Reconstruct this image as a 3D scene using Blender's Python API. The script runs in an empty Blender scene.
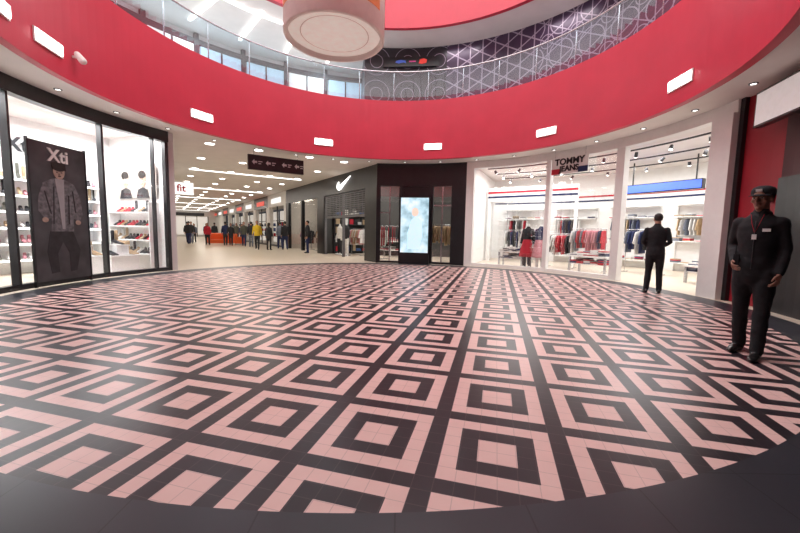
import bpy, math, random
from math import radians, sin, cos, pi
from mathutils import Vector, Matrix
random.seed(7)
scene=bpy.context.scene
CX,CY=-0.35,7.7
ZC=3.95
def P(a,R,z=0.0):
    r=radians(a); return Vector((CX+R*sin(r),CY+R*cos(r),z))
# ---------------------------------------------------------------- materials
MATS={}
def mat(name,col,rough=0.5,metal=0.0,em=None,es=0.0,var=0.06,scale=8.0,spec=0.5,alpha=None):
    if name in MATS: return MATS[name]
    m=bpy.data.materials.new(name); m.use_nodes=True
    nt=m.node_tree; b=nt.nodes['Principled BSDF']
    tc=nt.nodes.new('ShaderNodeTexCoord'); n=nt.nodes.new('ShaderNodeTexNoise'); n.inputs['Scale'].default_value=scale
    nt.links.new(tc.outputs['Object'],n.inputs['Vector'])
    r=nt.nodes.new('ShaderNodeValToRGB')
    c=Vector(col[:3])
    r.color_ramp.elements[0].color=(*(c*(1-var)),1); r.color_ramp.elements[1].color=(*[min(1,x*(1+var)) for x in c],1)
    r.color_ramp.elements[0].position=.3; r.color_ramp.elements[1].position=.7
    nt.links.new(n.outputs['Fac'],r.inputs['Fac']); nt.links.new(r.outputs['Color'],b.inputs['Base Color'])
    b.inputs['Roughness'].default_value=rough; b.inputs['Metallic'].default_value=metal
    b.inputs['Specular IOR Level'].default_value=spec
    if em: b.inputs['Emission Color'].default_value=(*em,1); b.inputs['Emission Strength'].default_value=es
    MATS[name]=m; return m
def glassmat(name,tint=(1,1,1),refl=0.07):
    m=bpy.data.materials.new(name); m.use_nodes=True; nt=m.node_tree; nt.nodes.clear()
    o=nt.nodes.new('ShaderNodeOutputMaterial'); mx=nt.nodes.new('ShaderNodeMixShader')
    t=nt.nodes.new('ShaderNodeBsdfTransparent'); g=nt.nodes.new('ShaderNodeBsdfGlossy')
    t.inputs['Color'].default_value=(*tint,1); g.inputs['Roughness'].default_value=0.02
    mx.inputs[0].default_value=refl
    nt.links.new(t.outputs[0],mx.inputs[1]); nt.links.new(g.outputs[0],mx.inputs[2]); nt.links.new(mx.outputs[0],o.inputs['Surface'])
    return m
class NB:
    def __init__(s,nt): s.nt=nt
    def val(s,x,sock):
        if isinstance(x,(int,float)): sock.default_value=x
        elif isinstance(x,(tuple,Vector)): sock.default_value=tuple(x)
        else: s.nt.links.new(x,sock)
    def m(s,op,a,b=None,c=None):
        n=s.nt.nodes.new('ShaderNodeMath'); n.operation=op
        s.val(a,n.inputs[0])
        if b is not None: s.val(b,n.inputs[1])
        if c is not None: s.val(c,n.inputs[2])
        return n.outputs[0]
    def v(s,op,a,b=None,out=0):
        n=s.nt.nodes.new('ShaderNodeVectorMath'); n.operation=op
        s.val(a,n.inputs[0])
        if b is not None: s.val(b,n.inputs[1])
        return n.outputs['Value'] if op in('DOT_PRODUCT','LENGTH') else n.outputs[0]
    def mix(s,f,a,b):
        n=s.nt.nodes.new('ShaderNodeMix'); n.data_type='RGBA'
        s.val(f,n.inputs['Factor'])
        for x,k in((a,6),(b,7)):
            if isinstance(x,tuple): n.inputs[k].default_value=(*x[:3],1)
            else: s.nt.links.new(x,n.inputs[k])
        return n.outputs[2]
    def noise(s,vec,scale,detail=3):
        n=s.nt.nodes.new('ShaderNodeTexNoise'); n.inputs['Scale'].default_value=scale; n.inputs['Detail'].default_value=detail
        s.nt.links.new(vec,n.inputs['Vector']); return n.outputs['Fac']
# floor
def floor_material():
    m=bpy.data.materials.new('floor_tiles'); m.use_nodes=True; nt=m.node_tree; B=NB(nt); bs=nt.nodes['Principled BSDF']
    geo=nt.nodes.new('ShaderNodeNewGeometry'); pos=geo.outputs['Position']
    ang=radians(14.8); cell=0.72
    p=B.v('SUBTRACT',pos,(0.574,1.943,0))
    u=B.m('DIVIDE',B.v('DOT_PRODUCT',p,(cos(ang),-sin(ang),0)),cell)
    v=B.m('DIVIDE',B.v('DOT_PRODUCT',p,(sin(ang),cos(ang),0)),cell)
    def cen(x): return B.m('ABSOLUTE',B.m('SUBTRACT',B.m('FRACT',B.m('ADD',x,100.5)),0.5))
    mm=B.m('MULTIPLY',B.m('MAXIMUM',cen(u),cen(v)),2.0)
    s1=.30; s2=.30+.29; s3=s2+.265
    # pink if m<s1 or s2<m<s3
    pk=B.m('ADD',B.m('LESS_THAN',mm,s1),B.m('MULTIPLY',B.m('GREATER_THAN',mm,s2),B.m('LESS_THAN',mm,s3)))
    def grid(x,y,n,w):
        gx=B.m('ABSOLUTE',B.m('SUBTRACT',B.m('FRACT',B.m('ADD',B.m('MULTIPLY',x,n),500)),0.5))
        gy=B.m('ABSOLUTE',B.m('SUBTRACT',B.m('FRACT',B.m('ADD',B.m('MULTIPLY',y,n),500)),0.5))
        return B.m('GREATER_THAN',B.m('MAXIMUM',gx,gy),0.5-w)
    joint=grid(u,v,7.0,0.022)
    nz=B.noise(pos,5.0); nz2=B.noise(pos,1.3)
    pink=B.mix(nz,(0.84,0.57,0.53),(0.72,0.475,0.44))
    dark=B.mix(nz,(0.013,0.010,0.014),(0.026,0.019,0.025))
    pat=B.mix(pk,dark,pink)
    pat=B.mix(B.m('MULTIPLY',joint,0.30),pat,(0.14,0.10,0.10))
    sx=nt.nodes.new('ShaderNodeSeparateXYZ'); nt.links.new(pos,sx.inputs[0])
    bj=grid(sx.outputs[0],sx.outputs[1],1.66,0.006)
    dk=B.mix(nz2,(0.022,0.023,0.030),(0.038,0.039,0.050)); dk=B.mix(B.m('MULTIPLY',bj,.8),dk,(0.008,0.008,0.010))
    R=B.v('LENGTH',B.v('SUBTRACT',B.v('MULTIPLY',pos,(1,1,0)),(CX,CY,0)))
    inner=B.m('LESS_THAN',R,6.22)
    outer=B.m('MULTIPLY',B.m('GREATER_THAN',R,6.75),B.m('GREATER_THAN',sx.outputs[1],3.6))
    bg=B.mix(nz2,(0.60,0.52,0.42),(0.70,0.61,0.50)); bg=B.mix(B.m('MULTIPLY',bj,.3),bg,(0.3,0.26,0.22))
    c=B.mix(inner,dk,pat); c=B.mix(outer,c,bg)
    nt.links.new(c,bs.inputs['Base Color'])
    rr=B.m('ADD',B.m('MULTIPLY',nz2,0.10),0.27); nt.links.new(rr,bs.inputs['Roughness'])
    bs.inputs['Specular IOR Level'].default_value=0.30
    return m
def lattice_material():
    m=bpy.data.materials.new('lattice_graphic'); m.use_nodes=True; nt=m.node_tree; B=NB(nt); bs=nt.nodes['Principled BSDF']
    geo=nt.nodes.new('ShaderNodeNewGeometry'); sx=nt.nodes.new('ShaderNodeSeparateXYZ'); nt.links.new(geo.outputs['Position'],sx.inputs[0])
    ux=B.m('ARCTAN2',B.m('SUBTRACT',sx.outputs[0],CX),B.m('SUBTRACT',sx.outputs[1],CY))
    u=B.m('MULTIPLY',ux,7.4); v=sx.outputs[2]
    def lines(sc,w):
        res=None
        for k in (0,60,120):
            d=B.m('ADD',B.m('MULTIPLY',u,cos(radians(k))*sc),B.m('MULTIPLY',v,sin(radians(k))*sc))
            f=B.m('ABSOLUTE',B.m('SUBTRACT',B.m('FRACT',B.m('ADD',d,100.25)),0.5))
            l=B.m('LESS_THAN',f,w); res=l if res is None else B.m('MAXIMUM',res,l)
        return res
    def rings(sc,r,w,off):
        fx=B.m('SUBTRACT',B.m('FRACT',B.m('ADD',B.m('MULTIPLY',u,sc),100+off)),0.5)
        fy=B.m('SUBTRACT',B.m('FRACT',B.m('ADD',B.m('MULTIPLY',v,sc),100+off)),0.5)
        d=B.m('SQRT',B.m('ADD',B.m('MULTIPLY',fx,fx),B.m('MULTIPLY',fy,fy)))
        return B.m('LESS_THAN',B.m('ABSOLUTE',B.m('SUBTRACT',d,r)),w)
    A=lines(2.1,0.045)
    Bp=B.m('MAXIMUM',rings(1.0,.40,.018,0.2),rings(1.0,.22,.015,.7))
    C=B.m('MAXIMUM',rings(0.8,.42,.008,0.1),rings(.8,.2,.008,0.1))
    a1=B.m('GREATER_THAN',ux,radians(16)); a2=B.m('GREATER_THAN',ux,radians(43))
    big=lines(2.1,0.035)
    f=B.m('ADD',B.m('MULTIPLY',B.m('SUBTRACT',1,a1),C),B.m('MULTIPLY',a1,B.m('ADD',B.m('MULTIPLY',B.m('SUBTRACT',1,a2),A),B.m('MULTIPLY',a2,B.m('MAXIMUM',Bp,big)))))
    nz=B.noise(geo.outputs['Position'],2.0)
    base=B.mix(nz,(0.022,0.010,0.028),(0.06,0.028,0.075))
    base=B.mix(a1,(0.02,0.016,0.022),base)
    c=B.mix(f,base,(0.33,0.28,0.35))
    nt.links.new(c,bs.inputs['Base Color']); bs.inputs['Roughness'].default_value=.35
    nt.links.new(c,bs.inputs['Emission Color']); bs.inputs['Emission Strength'].default_value=0.08
    return m
def screen_material():
    m=bpy.data.materials.new('video_panel'); m.use_nodes=True; nt=m.node_tree; B=NB(nt); bs=nt.nodes['Principled BSDF']
    tc=nt.nodes.new('ShaderNodeTexCoord')
    n=B.noise(tc.outputs['Object'],1.6,4)
    r=nt.nodes.new('ShaderNodeValToRGB'); cr=r.color_ramp
    cr.elements[0].position=.35; cr.elements[0].color=(0.16,.34,.42,1)
    cr.elements[1].position=.62; cr.elements[1].color=(.85,.93,1,1)
    e=cr.elements.new(.48); e.color=(.50,.72,.82,1)
    nt.links.new(n,r.inputs[0]); nt.links.new(r.outputs[0],bs.inputs['Emission Color']); bs.inputs['Emission Strength'].default_value=1.0
    bs.inputs['Base Color'].default_value=(.1,.1,.1,1)
    return m
M_floor=floor_material(); M_lat=lattice_material(); M_scr=screen_material()
M_white=mat('white_paint',(.80,.79,.77),.55,var=.02)
M_soff=mat('soffit_paint',(.78,.74,.71),.6,var=.03,scale=2)
M_shopw=mat('shop_white',(.87,.87,.86),.6,var=.02)
M_red=mat('red_paint',(.55,.030,.062),.42,var=.05,scale=1.5)
M_redw=mat('red_wall',(.30,.008,.02),.5,var=.1,scale=2)
M_black=mat('black_panel',(.012,.012,.014),.3,var=.2)
M_dgrey=mat('dark_grey',(.05,.05,.055),.5,var=.1)
M_steel=mat('steel',(.55,.56,.58),.25,1.0,var=.05)
M_shut=mat('shutter_metal',(.14,.14,.15),.45,.2,var=.1)
M_glass=glassmat('shop_glass'); M_rail=glassmat('rail_glass',(.86,.93,.96),.10)
M_lamp=mat('lamp_white',(1,1,1),.5,em=(1,.97,.92),es=7)
M_lampw=mat('lamp_soft',(1,1,1),.5,em=(1,.98,.95),es=2.5)
M_cream=mat('cream_fabric',(.88,.82,.76),.8,var=.03)
M_orange=mat('orange_plastic',(.80,.12,.02),.45)
M_blueL=mat('blue_light',(.05,.1,.5),.5,em=(.06,.14,.85),es=.9)
M_skin=mat('skin',(.44,.23,.16),.5,var=.05,scale=20)
M_skin2=mat('skin_tan',(.31,.155,.105),.55,var=.05,scale=20)
M_lip=mat('lips',(.30,.10,.08),.5)
M_eye=mat('eye_white',(.6,.6,.58),.2); M_iris=mat('iris',(.03,.018,.01),.2)
M_hair=mat('hair_dark',(.018,.012,.010),.6,var=.4,scale=60)
M_cloth_k=mat('cloth_black',(.008,.008,.011),.8,var=.3,scale=30)
M_trous=mat('trousers_black',(.008,.008,.011),.85,var=.3,scale=30)
M_shoe=mat('shoe_leather',(.012,.010,.010),.3,var=.2)
M_mann=mat('mannequin_white',(.75,.74,.72),.35,var=.02)
CL=[mat('cloth_%d'%i,c,.85,var=.12,scale=14) for i,c in enumerate([(.50,.02,.04),(.02,.03,.10),(.70,.69,.67),(.025,.025,.03),(.16,.18,.23),(.50,.36,.22),(.08,.14,.33),(.70,.48,.03),(.62,.26,.30),(.10,.10,.08)])]
# ---------------------------------------------------------------- mesh builder
class MB:
    def __init__(s): s.v=[];s.f=[];s.m=[];s.s=[]
    def add(s,vs,fs,mi=0,smooth=False):
        o=len(s.v); s.v+= [tuple(x) for x in vs]
        for f in fs: s.f.append([o+i for i in f]); s.m.append(mi); s.s.append(smooth)
    def boxM(s,M,x0,x1,y0,y1,z0,z1,mi=0):
        vs=[M@Vector(p) for p in((x0,y0,z0),(x1,y0,z0),(x1,y1,z0),(x0,y1,z0),(x0,y0,z1),(x1,y0,z1),(x1,y1,z1),(x0,y1,z1))]
        s.add(vs,[(0,3,2,1),(4,5,6,7),(0,1,5,4),(1,2,6,5),(2,3,7,6),(3,0,4,7)],mi)
    def arc(s,a0,a1,R0,R1,z0,z1,mi=0,step=2.0):
        n=max(1,int(math.ceil(abs(a1-a0)/step))); full=abs(abs(a1-a0)-360)<1e-6
        vs=[];fs=[]
        cnt=n if full else n+1
        for i in range(cnt):
            a=a0+(a1-a0)*i/n
            vs+=[P(a,R0,z0),P(a,R1,z0),P(a,R1,z1),P(a,R0,z1)]
        for i in range(n):
            b=4*i; c=4*((i+1)%cnt)
            for k in range(4):
                k2=(k+1)%4; fs.append((b+k,b+k2,c+k2,c+k))
        if not full: fs.append((0,3,2,1)); e=4*n; fs.append((e,e+1,e+2,e+3))
        s.add(vs,fs,mi)
    def tube(s,pts,rad,n=12,mi=0,cap=True,smooth=True):
        pts=[Vector(p) for p in pts]; rad=[(r,r) if isinstance(r,(int,float)) else r for r in rad]
        if cap:
            t0=(pts[0]-pts[1]).normalized(); t1=(pts[-1]-pts[-2]).normalized(); ra=min(rad[0]);rb=min(rad[-1])
            P0=[(pts[0]+t0*ra*.85,.45,rad[0]),(pts[0]+t0*ra*.5,.85,rad[0])]
            P1=[(pts[-1]+t1*rb*.5,.85,rad[-1]),(pts[-1]+t1*rb*.85,.45,rad[-1])]
            rad=[(r[0]*k,r[1]*k) for _,k,r in P0]+rad+[(r[0]*k,r[1]*k) for _,k,r in P1]
            pts=[p for p,_,_ in P0]+pts+[p for p,_,_ in P1]
        vs=[];N=len(pts)
        for i,p in enumerate(pts):
            t=(pts[min(i+1,N-1)]-pts[max(i-1,0)]).normalized()
            ref=Vector((1,0,0)) if abs(t.x)<.9 else Vector((0,1,0))
            x=(ref-t*ref.dot(t)).normalized(); y=t.cross(x)
            for k in range(n):
                a=2*pi*k/n; vs.append(p+x*cos(a)*rad[i][0]+y*sin(a)*rad[i][1])
        fs=[]
        for i in range(N-1):
            for k in range(n):
                k2=(k+1)%n; fs.append((i*n+k,i*n+k2,(i+1)*n+k2,(i+1)*n+k))
        fs.append(tuple(range(n))[::-1]); fs.append(tuple((N-1)*n+k for k in range(n)))
        s.add(vs,fs,mi,smooth)
    def ell(s,c,r,n=16,m=10,mi=0,filt=None):
        c=Vector(c); vs=[];fs=[]
        for j in range(m+1):
            th=pi*j/m
            for k in range(n):
                a=2*pi*k/n; vs.append(c+Vector((r[0]*sin(th)*cos(a),r[1]*sin(th)*sin(a),r[2]*cos(th))))
        for j in range(m):
            for k in range(n):
                k2=(k+1)%n; f=(j*n+k,(j+1)*n+k,(j+1)*n+k2,j*n+k2)
                if filt:
                    q=sum((vs[i] for i in f),Vector())/4
                    if not filt(q): continue
                fs.append(f)
        s.add(vs,fs,mi,True)
    def lathe(s,c,prof,n=32,mi=0,smooth=True,a0=0,a1=2*pi):
        c=Vector(c); vs=[];fs=[]; full=abs(a1-a0-2*pi)<1e-6; cnt=n if full else n+1
        for r,z in prof:
            for k in range(cnt):
                a=a0+(a1-a0)*k/n; vs.append(c+Vector((r*cos(a),r*sin(a),z)))
        for i in range(len(prof)-1):
            for k in range(n):
                k2=(k+1)%cnt; fs.append((i*cnt+k,i*cnt+k2,(i+1)*cnt+k2,(i+1)*cnt+k))
        s.add(vs,fs,mi,smooth)
    def prism(s,poly,M,z0,z1,mi=0):
        n=len(poly); vs=[M@Vector((x,y,z0)) for x,y in poly]+[M@Vector((x,y,z1)) for x,y in poly]
        fs=[tuple(range(n))[::-1],tuple(range(n,2*n))]+[(i,(i+1)%n,n+(i+1)%n,n+i) for i in range(n)]
        s.add(vs,fs,mi)
    def mesh(s,name,mats):
        me=bpy.data.meshes.new(name); me.from_pydata(s.v,[],s.f)
        for m in mats: me.materials.append(m)
        me.polygons.foreach_set('material_index',s.m); me.polygons.foreach_set('use_smooth',s.s); me.update()
        return me
    def obj(s,name,mats,parent=None,M=None):
        o=bpy.data.objects.new(name,s.mesh(name,mats)); scene.collection.objects.link(o)
        if M is not None: o.matrix_world=M
        if parent: o.parent=parent
        return o
def empty(name,M=Matrix.Identity(4)):
    e=bpy.data.objects.new(name,None); scene.collection.objects.link(e); e.matrix_world=M; e.empty_display_size=.2; return e
def frame(o,right,up=Vector((0,0,1))):
    r=Vector(right).normalized(); n=r.cross(up); M=Matrix.Identity(4)
    for i in range(3): M[i][0]=r[i];M[i][1]=up[i];M[i][2]=n[i];M[i][3]=o[i]
    return M
def FA(a,R,z=0): r=radians(a); return frame(P(a,R,z),(cos(r),-sin(r),0))
D=Vector((-.555,.832,0)).normalized(); NN=Vector((.832,.555,0)).normalized()
N0=P(-5.3,7.05); L0=P(-66,7.05)
def FC(s,off=0,z=0): return frame(N0+D*s+NN*off+Vector((0,0,z)),-D)   # corridor right wall frame
def text(name,body,size,M,m,parent=None,ext=.01,align='CENTER'):
    c=bpy.data.curves.new(name,'FONT'); c.body=body; c.size=size; c.extrude=ext; c.align_x=align; c.align_y='CENTER'; c.offset=.008
    c.materials.append(m); o=bpy.data.objects.new(name,c); scene.collection.objects.link(o); o.matrix_world=M
    if parent: o.parent=parent; o.matrix_parent_inverse=parent.matrix_world.inverted()
    return o
I=Matrix.Identity(4)
# ---------------------------------------------------------------- shell
b=MB(); b.add([(-45,-6,0),(22,-6,0),(22,62,0),(-45,62,0)],[(0,1,2,3)]); b.obj('floor',[M_floor])
b=MB(); b.arc(0,360,6.04,16.5,ZC,ZC+.12)
cc=[N0+D*-3+NN*6+Vector((0,0,ZC+.02)),N0+D*52+NN*6+Vector((0,0,ZC+.02)),N0+D*52-NN*8+Vector((0,0,ZC+.02)),N0+D*2-NN*8+Vector((0,0,ZC+.02))]
b.add(cc,[(0,1,2,3)]); b.obj('ceiling',[M_soff])
b=MB(); b.arc(0,360,5.9,6.05,ZC-.02,6.0); b.obj('trim_1',[M_red])
b=MB(); b.arc(0,360,5.9,6.05,8.5,10.4); b.obj('trim_2',[M_red])
b=MB(); b.arc(0,360,6.05,11,5.8,5.95); b.obj('floor_upper',[M_white])
b=MB(); b.arc(0,360,6.05,11,8.52,8.65); b.obj('ceiling_upper',[M_soff])
b=MB(); b.arc(0,360,6.05,6.4,8.65,12.2); b.obj('wall_dome',[M_white])
b=MB(); b.arc(-150,-9,10.0,10.2,5.95,8.52)
b.obj('wall_upper_left',[M_white])
b=MB(); b.arc(-9,150,7.35,7.5,5.95,8.52); b.boxM(FA(-9,8.7),-.06,.06,5.95,8.52,-1.35,1.35); b.obj('wall_upper_right',[M_lat])
b=MB(); b.arc(150,210,10,10.2,5.95,8.52); b.obj('wall_upper_back',[M_white])
b=MB(); b.arc(112,252,11.0,11.2,0,ZC); b.obj('wall_back',[M_dgrey])
b=MB()
for i in range(14):
    a=-148+i*10
    b.arc(a,a+8.6,9.9,9.98,6.05,8.1,0 if i%3 else 2)
    b.arc(a+8.7,a+9.6,9.85,9.98,5.96,8.5,1)
    b.arc(a+4.2,a+4.5,9.86,9.98,5.96,8.1,1)
b.arc(-148,-9,9.86,9.99,8.12,8.3,1)
b.obj('window_upper',[mat('upper_glow',(.45,.6,.7),.3,em=(.55,.74,.9),es=.35),M_dgrey,mat('upper_warm',(.7,.7,.7),.3,em=(1,.92,.85),es=.5)])
b=MB()
for i in range(12):
    a=-140+i*11; M=FA(a,7.9,8.45); b.boxM(M,-.05,.05,0,.06,-1.2,1.2)
b.arc(-145,-12,6.9,6.96,8.44,8.5)
b.obj('strip_light',[M_lampw])
# balustrade
E=empty('glass_balustrade')
b=MB(); b.arc(-160,160,5.965,5.98,6.0,7.0); b.obj('glass',[M_rail],E)
b=MB(); b.tube([P(a,5.97,7.03) for a in range(-160,161,3)],[.028]*107,8)
for a in range(-156,157,12): b.tube([P(a,5.99,5.95),P(a,5.99,7.02)],[.018,.018],8)
b.obj('handrail',[M_steel],E)
E=empty('shop_sign_upper',FA(5,7.2,7.95))
b=MB(); b.boxM(I,-1.1,1.1,-.18,.18,-.12,0); o=b.obj('board',[M_black]); o.parent=E
b=MB()
b.prism([(-.62,-.03),(-.50,-.07),(-.30,-.03),(-.2,-.06),(-.22,.03),(-.4,.06),(-.58,.03)],I,0.0,.02,0)
b.prism([(.30,-.08),(.42,-.10),(.60,-.06),(.62,.06),(.48,.10),(.34,.07)],I,0.0,.02,2)
b.boxM(I,-.08,.18,-.02,.02,0,.02,1)
o=b.obj('logo',[mat('blue_logo',(.05,.1,.4),.5,em=(.08,.15,.6),es=.3),mat('pinkglow',(.5,.05,.2),.5,em=(.7,.1,.3),es=.3),mat('redglow',(.6,.04,.04),.5,em=(.9,.08,.05),es=.35)]); o.parent=E
for i in range(10):
    a=-101.8+38.7*i
    if a>250: break
    M=FA(a,5.895,4.36)
    b=MB(); b.boxM(I,-.30,.30,-.085,.085,0,.05,0); b.boxM(I,-.33,.33,-.115,.115,-.0,.03,1)
    b.obj('wall_light',[M_lamp,M_white],None,M)
b=MB()
for k in range(30):
    a=-176+k*12
    b.lathe(P(a,6.55,ZC-.012),[(.0,.0),(.045,.0)],14,0); b.lathe(P(a,6.55,ZC-.014),[(.045,.0),(.065,.0),(.07,.013)],14,1)
b.obj('downlight',[M_lampw,M_dgrey])
b=MB()
b.tube([P(-96,5.9,4.4),P(-96,5.80,4.4)],[.025,.025],8); b.tube([P(-96,5.82,4.45),P(-96,5.73,4.33)],[.05,.065],12)
b.obj('spotlight',[M_white])
b=MB(); b.lathe((CX,CY,12.2),[(0,0),(6.1,0),(6.1,.1),(0,.1)],48); b.obj('window_skylight',[mat('skylight',(1,1,1),.5,em=(.93,.96,1),es=.5)])
# pendant
E=empty('drum_pendant_lamp',Matrix.Translation((-1.44,7.85,5.18)))
b=MB()
b.lathe((0,0,0),[(0,.30),(.92,.30),(.94,.0),(1.0,0),(1.02,.02),(1.02,1.45),(1.0,1.5),(.3,1.5),(0,1.5)],64,0)
o=b.obj('shade',[M_cream]); o.parent=E
b=MB(); b.lathe((0,0,.10),[(.93,0),(.0,0)],64,0); b.lathe((.0,0,.085),[(.70,0),(.68,0)],48,1)
o=b.obj('diffuser',[mat('lamp_cream',(.78,.70,.64),.6,em=(1,.90,.82),es=.25),mat('lamp_ring',(.72,.56,.48),.6)]); o.parent=E
b=MB()
for k in range(7):
    a=k*2*pi/7
    b.lathe((0,0,.35),[(1.026,.0),(1.026,.55)],10,k%2,True,a,a+.5)
for k in range(3):
    a=k*2.09; b.tube([(.7*cos(a),.7*sin(a),1.5),(.2*cos(a),.2*sin(a),6.98)],[.012,.012],6,2)
o=b.obj('print_cables',[mat('print_orange',(.75,.25,.08),.7),mat('print_red',(.6,.06,.05),.7),M_steel]); o.parent=E
# ---------------------------------------------------------------- people
def voxel(mb,vs,disp=0,name='tmp',smooth_it=3):
    o=bpy.data.objects.new(name,mb.mesh(name,[])); scene.collection.objects.link(o)
    r=o.modifiers.new('r','REMESH'); r.mode='VOXEL'; r.voxel_size=vs; r.use_smooth_shade=True
    sm=o.modifiers.new('s','SMOOTH'); sm.factor=.5; sm.iterations=smooth_it
    if disp:
        t=bpy.data.textures.new('folds','CLOUDS'); t.noise_scale=.09; t.noise_depth=1
        d=o.modifiers.new('d','DISPLACE'); d.texture=t; d.strength=disp; d.mid_level=.5; d.texture_coords='LOCAL'
    dg=bpy.context.evaluated_depsgraph_get(); me=bpy.data.meshes.new_from_object(o.evaluated_get(dg))
    bpy.data.objects.remove(o); 
    for p in me.polygons: p.use_smooth=True
    return me
def segd(p,a,b):
    ab=b-a; t=max(0,min(1,(p-a).dot(ab)/max(1e-9,ab.length_squared))); return (p-(a+ab*t)).length
POSES={
 'stand':dict(arm=[((.235,-.02,1.14),(.25,.06,.90)),((-.235,-.02,1.14),(-.25,.05,.90))],leg=[((.10,.01,.50),(.11,-.01,.09)),((-.10,.01,.50),(-.11,.0,.09))]),
 'walk':dict(arm=[((.23,.08,1.15),(.24,.22,.95)),((-.23,-.12,1.15),(-.24,-.10,.91))],leg=[((.09,-.04,.50),(.09,-.27,.12)),((-.09,.14,.51),(-.09,.24,.09))]),
 'guard':dict(arm=[((.215,-.07,1.16),(.13,.17,1.00)),((-.205,-.04,1.14),(-.20,.06,.90))],leg=[((.09,-.02,.50),(.10,-.13,.09)),((-.10,.06,.50),(-.11,.12,.09))]),
 'clasp':dict(arm=[((.25,-.03,1.15),(.09,.20,1.00)),((-.25,-.03,1.15),(-.07,.21,.98))],leg=[((.10,.0,.50),(.12,-.01,.09)),((-.10,.0,.50),(-.12,.0,.09))]),
}
BC={}
def bodymesh(pose,vs,disp,fem,slim=1.0):
    key=(pose,vs,fem)
    if key in BC: return BC[key]
    ps=POSES[pose]; b=MB(); prim=[]
    k=(.88 if fem else 1.0)*slim
    rings=[(.85,.172*slim,.128),(.95,.178*slim,.132),(1.05,.165*slim,.122),(1.16,.172*slim,.124),(1.28,.192*k,.130),(1.38,.197*k,.124),(1.44,.165*k,.105),(1.485,.095,.085),(1.515,.070,.072)]
    b.tube([(0,0,z) for z,_,_ in rings],[(x,y) for _,x,y in rings],28)
    for z,x,y in rings: prim.append((Vector((-x*.55,0,z)),Vector((x*.55,0,z)),y,0))
    for (el,wr),sx in zip(ps['arm'],(1,-1)):
        sh=Vector((sx*.178*k,0,1.415)); el=Vector(el);wr=Vector(wr)
        m1=sh.lerp(el,.5);m2=el.lerp(wr,.4)
        b.tube([sh,m1,el,m2,wr],[.064,.055,.046,.044,.036],18)
        prim+= [(sh,el,.058,0),(el,wr,.045,0)]
    for (kn,an),sx in zip(ps['leg'],(1,-1)):
        hp=Vector((sx*.088,0,.90)); kn=Vector(kn);an=Vector(an)
        b.tube([hp,hp.lerp(kn,.5),kn,kn.lerp(an,.4),an],[(.094,.105),(.086,.092),(.066,.070),(.064,.068),(.056,.062)],18)
        prim+= [(hp,kn,.085,1),(kn,an,.062,1)]
        x,y,z=an; z-=.09
        sp=[(x,y-.055,z+.045),(x,y+.0,z+.048),(x+sx*.01,y+.08,z+.042),(x+sx*.015,y+.15,z+.032),(x+sx*.015,y+.19,z+.028)]
        b.tube(sp,[(.036,.042),(.040,.046),(.046,.040),(.044,.030),(.034,.024)],16)
        prim.append((Vector(sp[0]),Vector(sp[-1]),.038,2))
    me=voxel(b,vs,disp)
    idx=[]
    for p in me.polygons:
        c=p.center; best=min(prim,key=lambda q:segd(c,q[0],q[1])-q[2]); mi=best[3]
        if best[3]==0 and c.z<.86 and abs(c.x)<.19 and best[0].z<1.0 : mi=1
        if mi==1 and c.z>.865 : mi=0
        idx.append(mi)
    zmin=min(v.co.z for v in me.vertices)
    for v in me.vertices: v.co.z-=zmin
    for _ in range(3): me.materials.append(None)
    me.polygons.foreach_set('material_index',idx)
    BC[key]=me; return me
def head_meshes():
    if 'head' in BC: return BC['head']
    b=MB()
    b.ell((0,-.012,.03),(.076,.096,.088),24,16)
    b.tube([(0,.012,.05),(0,.014,0),(0,.018,-.04),(0,.028,-.078),(0,.045,-.108)],[(.068,.078),(.069,.078),(.062,.070),(.048,.056),(.027,.032)],24)
    b.tube([(0,.088,.012),(0,.100,-.012),(0,.110,-.032)],[.008,.010,.013],10)
    for s in(1,-1):
        b.ell((s*.012,.098,-.034),(.009,.010,.008),8,6)
        b.ell((s*.077,-.006,-.008),(.009,.020,.032),10,8)
        b.ell((s*.045,.062,-.025),(.022,.022,.02),10,8)
    b.tube([(-.045,.074,.024),(0,.088,.022),(.045,.074,.024)],[.010,.010,.010],10)
    b.tube([(-.020,.086,-.060),(0,.094,-.060),(.020,.086,-.060)],[.007,.009,.007],8)
    b.ell((0,.070,-.100),(.022,.018,.016),10,8)
    b.tube([(0,-.02,-.05),(0,-.025,-.13),(0,-.03,-.19)],[.054,.055,.062],20)
    sk=voxel(b,.0055,0,'head',2); sk.materials.append(M_skin)
    f=MB()
    for s in(1,-1):
        f.ell((s*.031,.0815,.004),(.014,.010,.007),12,8,0); f.ell((s*.031,.0895,.004),(.0065,.004,.0060),10,6,1)
        f.tube([(s*.050,.080,.020),(s*.032,.092,.024),(s*.014,.093,.020)],[.003,.004,.004],6,3)
    f.tube([(-.022,.089,-.0575),(-.008,.1005,-.055),(0,.101,-.057),(.008,.1005,-.055),(.022,.089,-.0575)],[.0025,.0045,.004,.0045,.0025],8,2)
    f.tube([(-.018,.090,-.066),(0,.100,-.067),(.018,.090,-.066)],[.0025,.005,.0025],8,2)
    fe=f.mesh('face',[M_eye,M_iris,M_lip,M_hair])
    h=MB()
    h.ell((0,-.017,.034),(.084,.102,.095),32,22,0,lambda q: q.z>(.085 if q.y>.045 else (.03 if q.y>.0 else -.055)) )
    hm=h.mesh('hair',[M_hair])
    l=MB(); l.ell((0,-.02,.03),(.088,.105,.098),32,20,0,lambda q:q.z>(.08 if q.y>.04 else -.3)); l.tube([(0,-.055,.02),(0,-.07,-.08),(0,-.075,-.2)],[(.08,.05),(.082,.045),(.06,.025)],18)
    lm=l.mesh('hair_long',[M_hair])
    BC['head']=(sk,fe,hm,lm); return BC['head']
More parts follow.
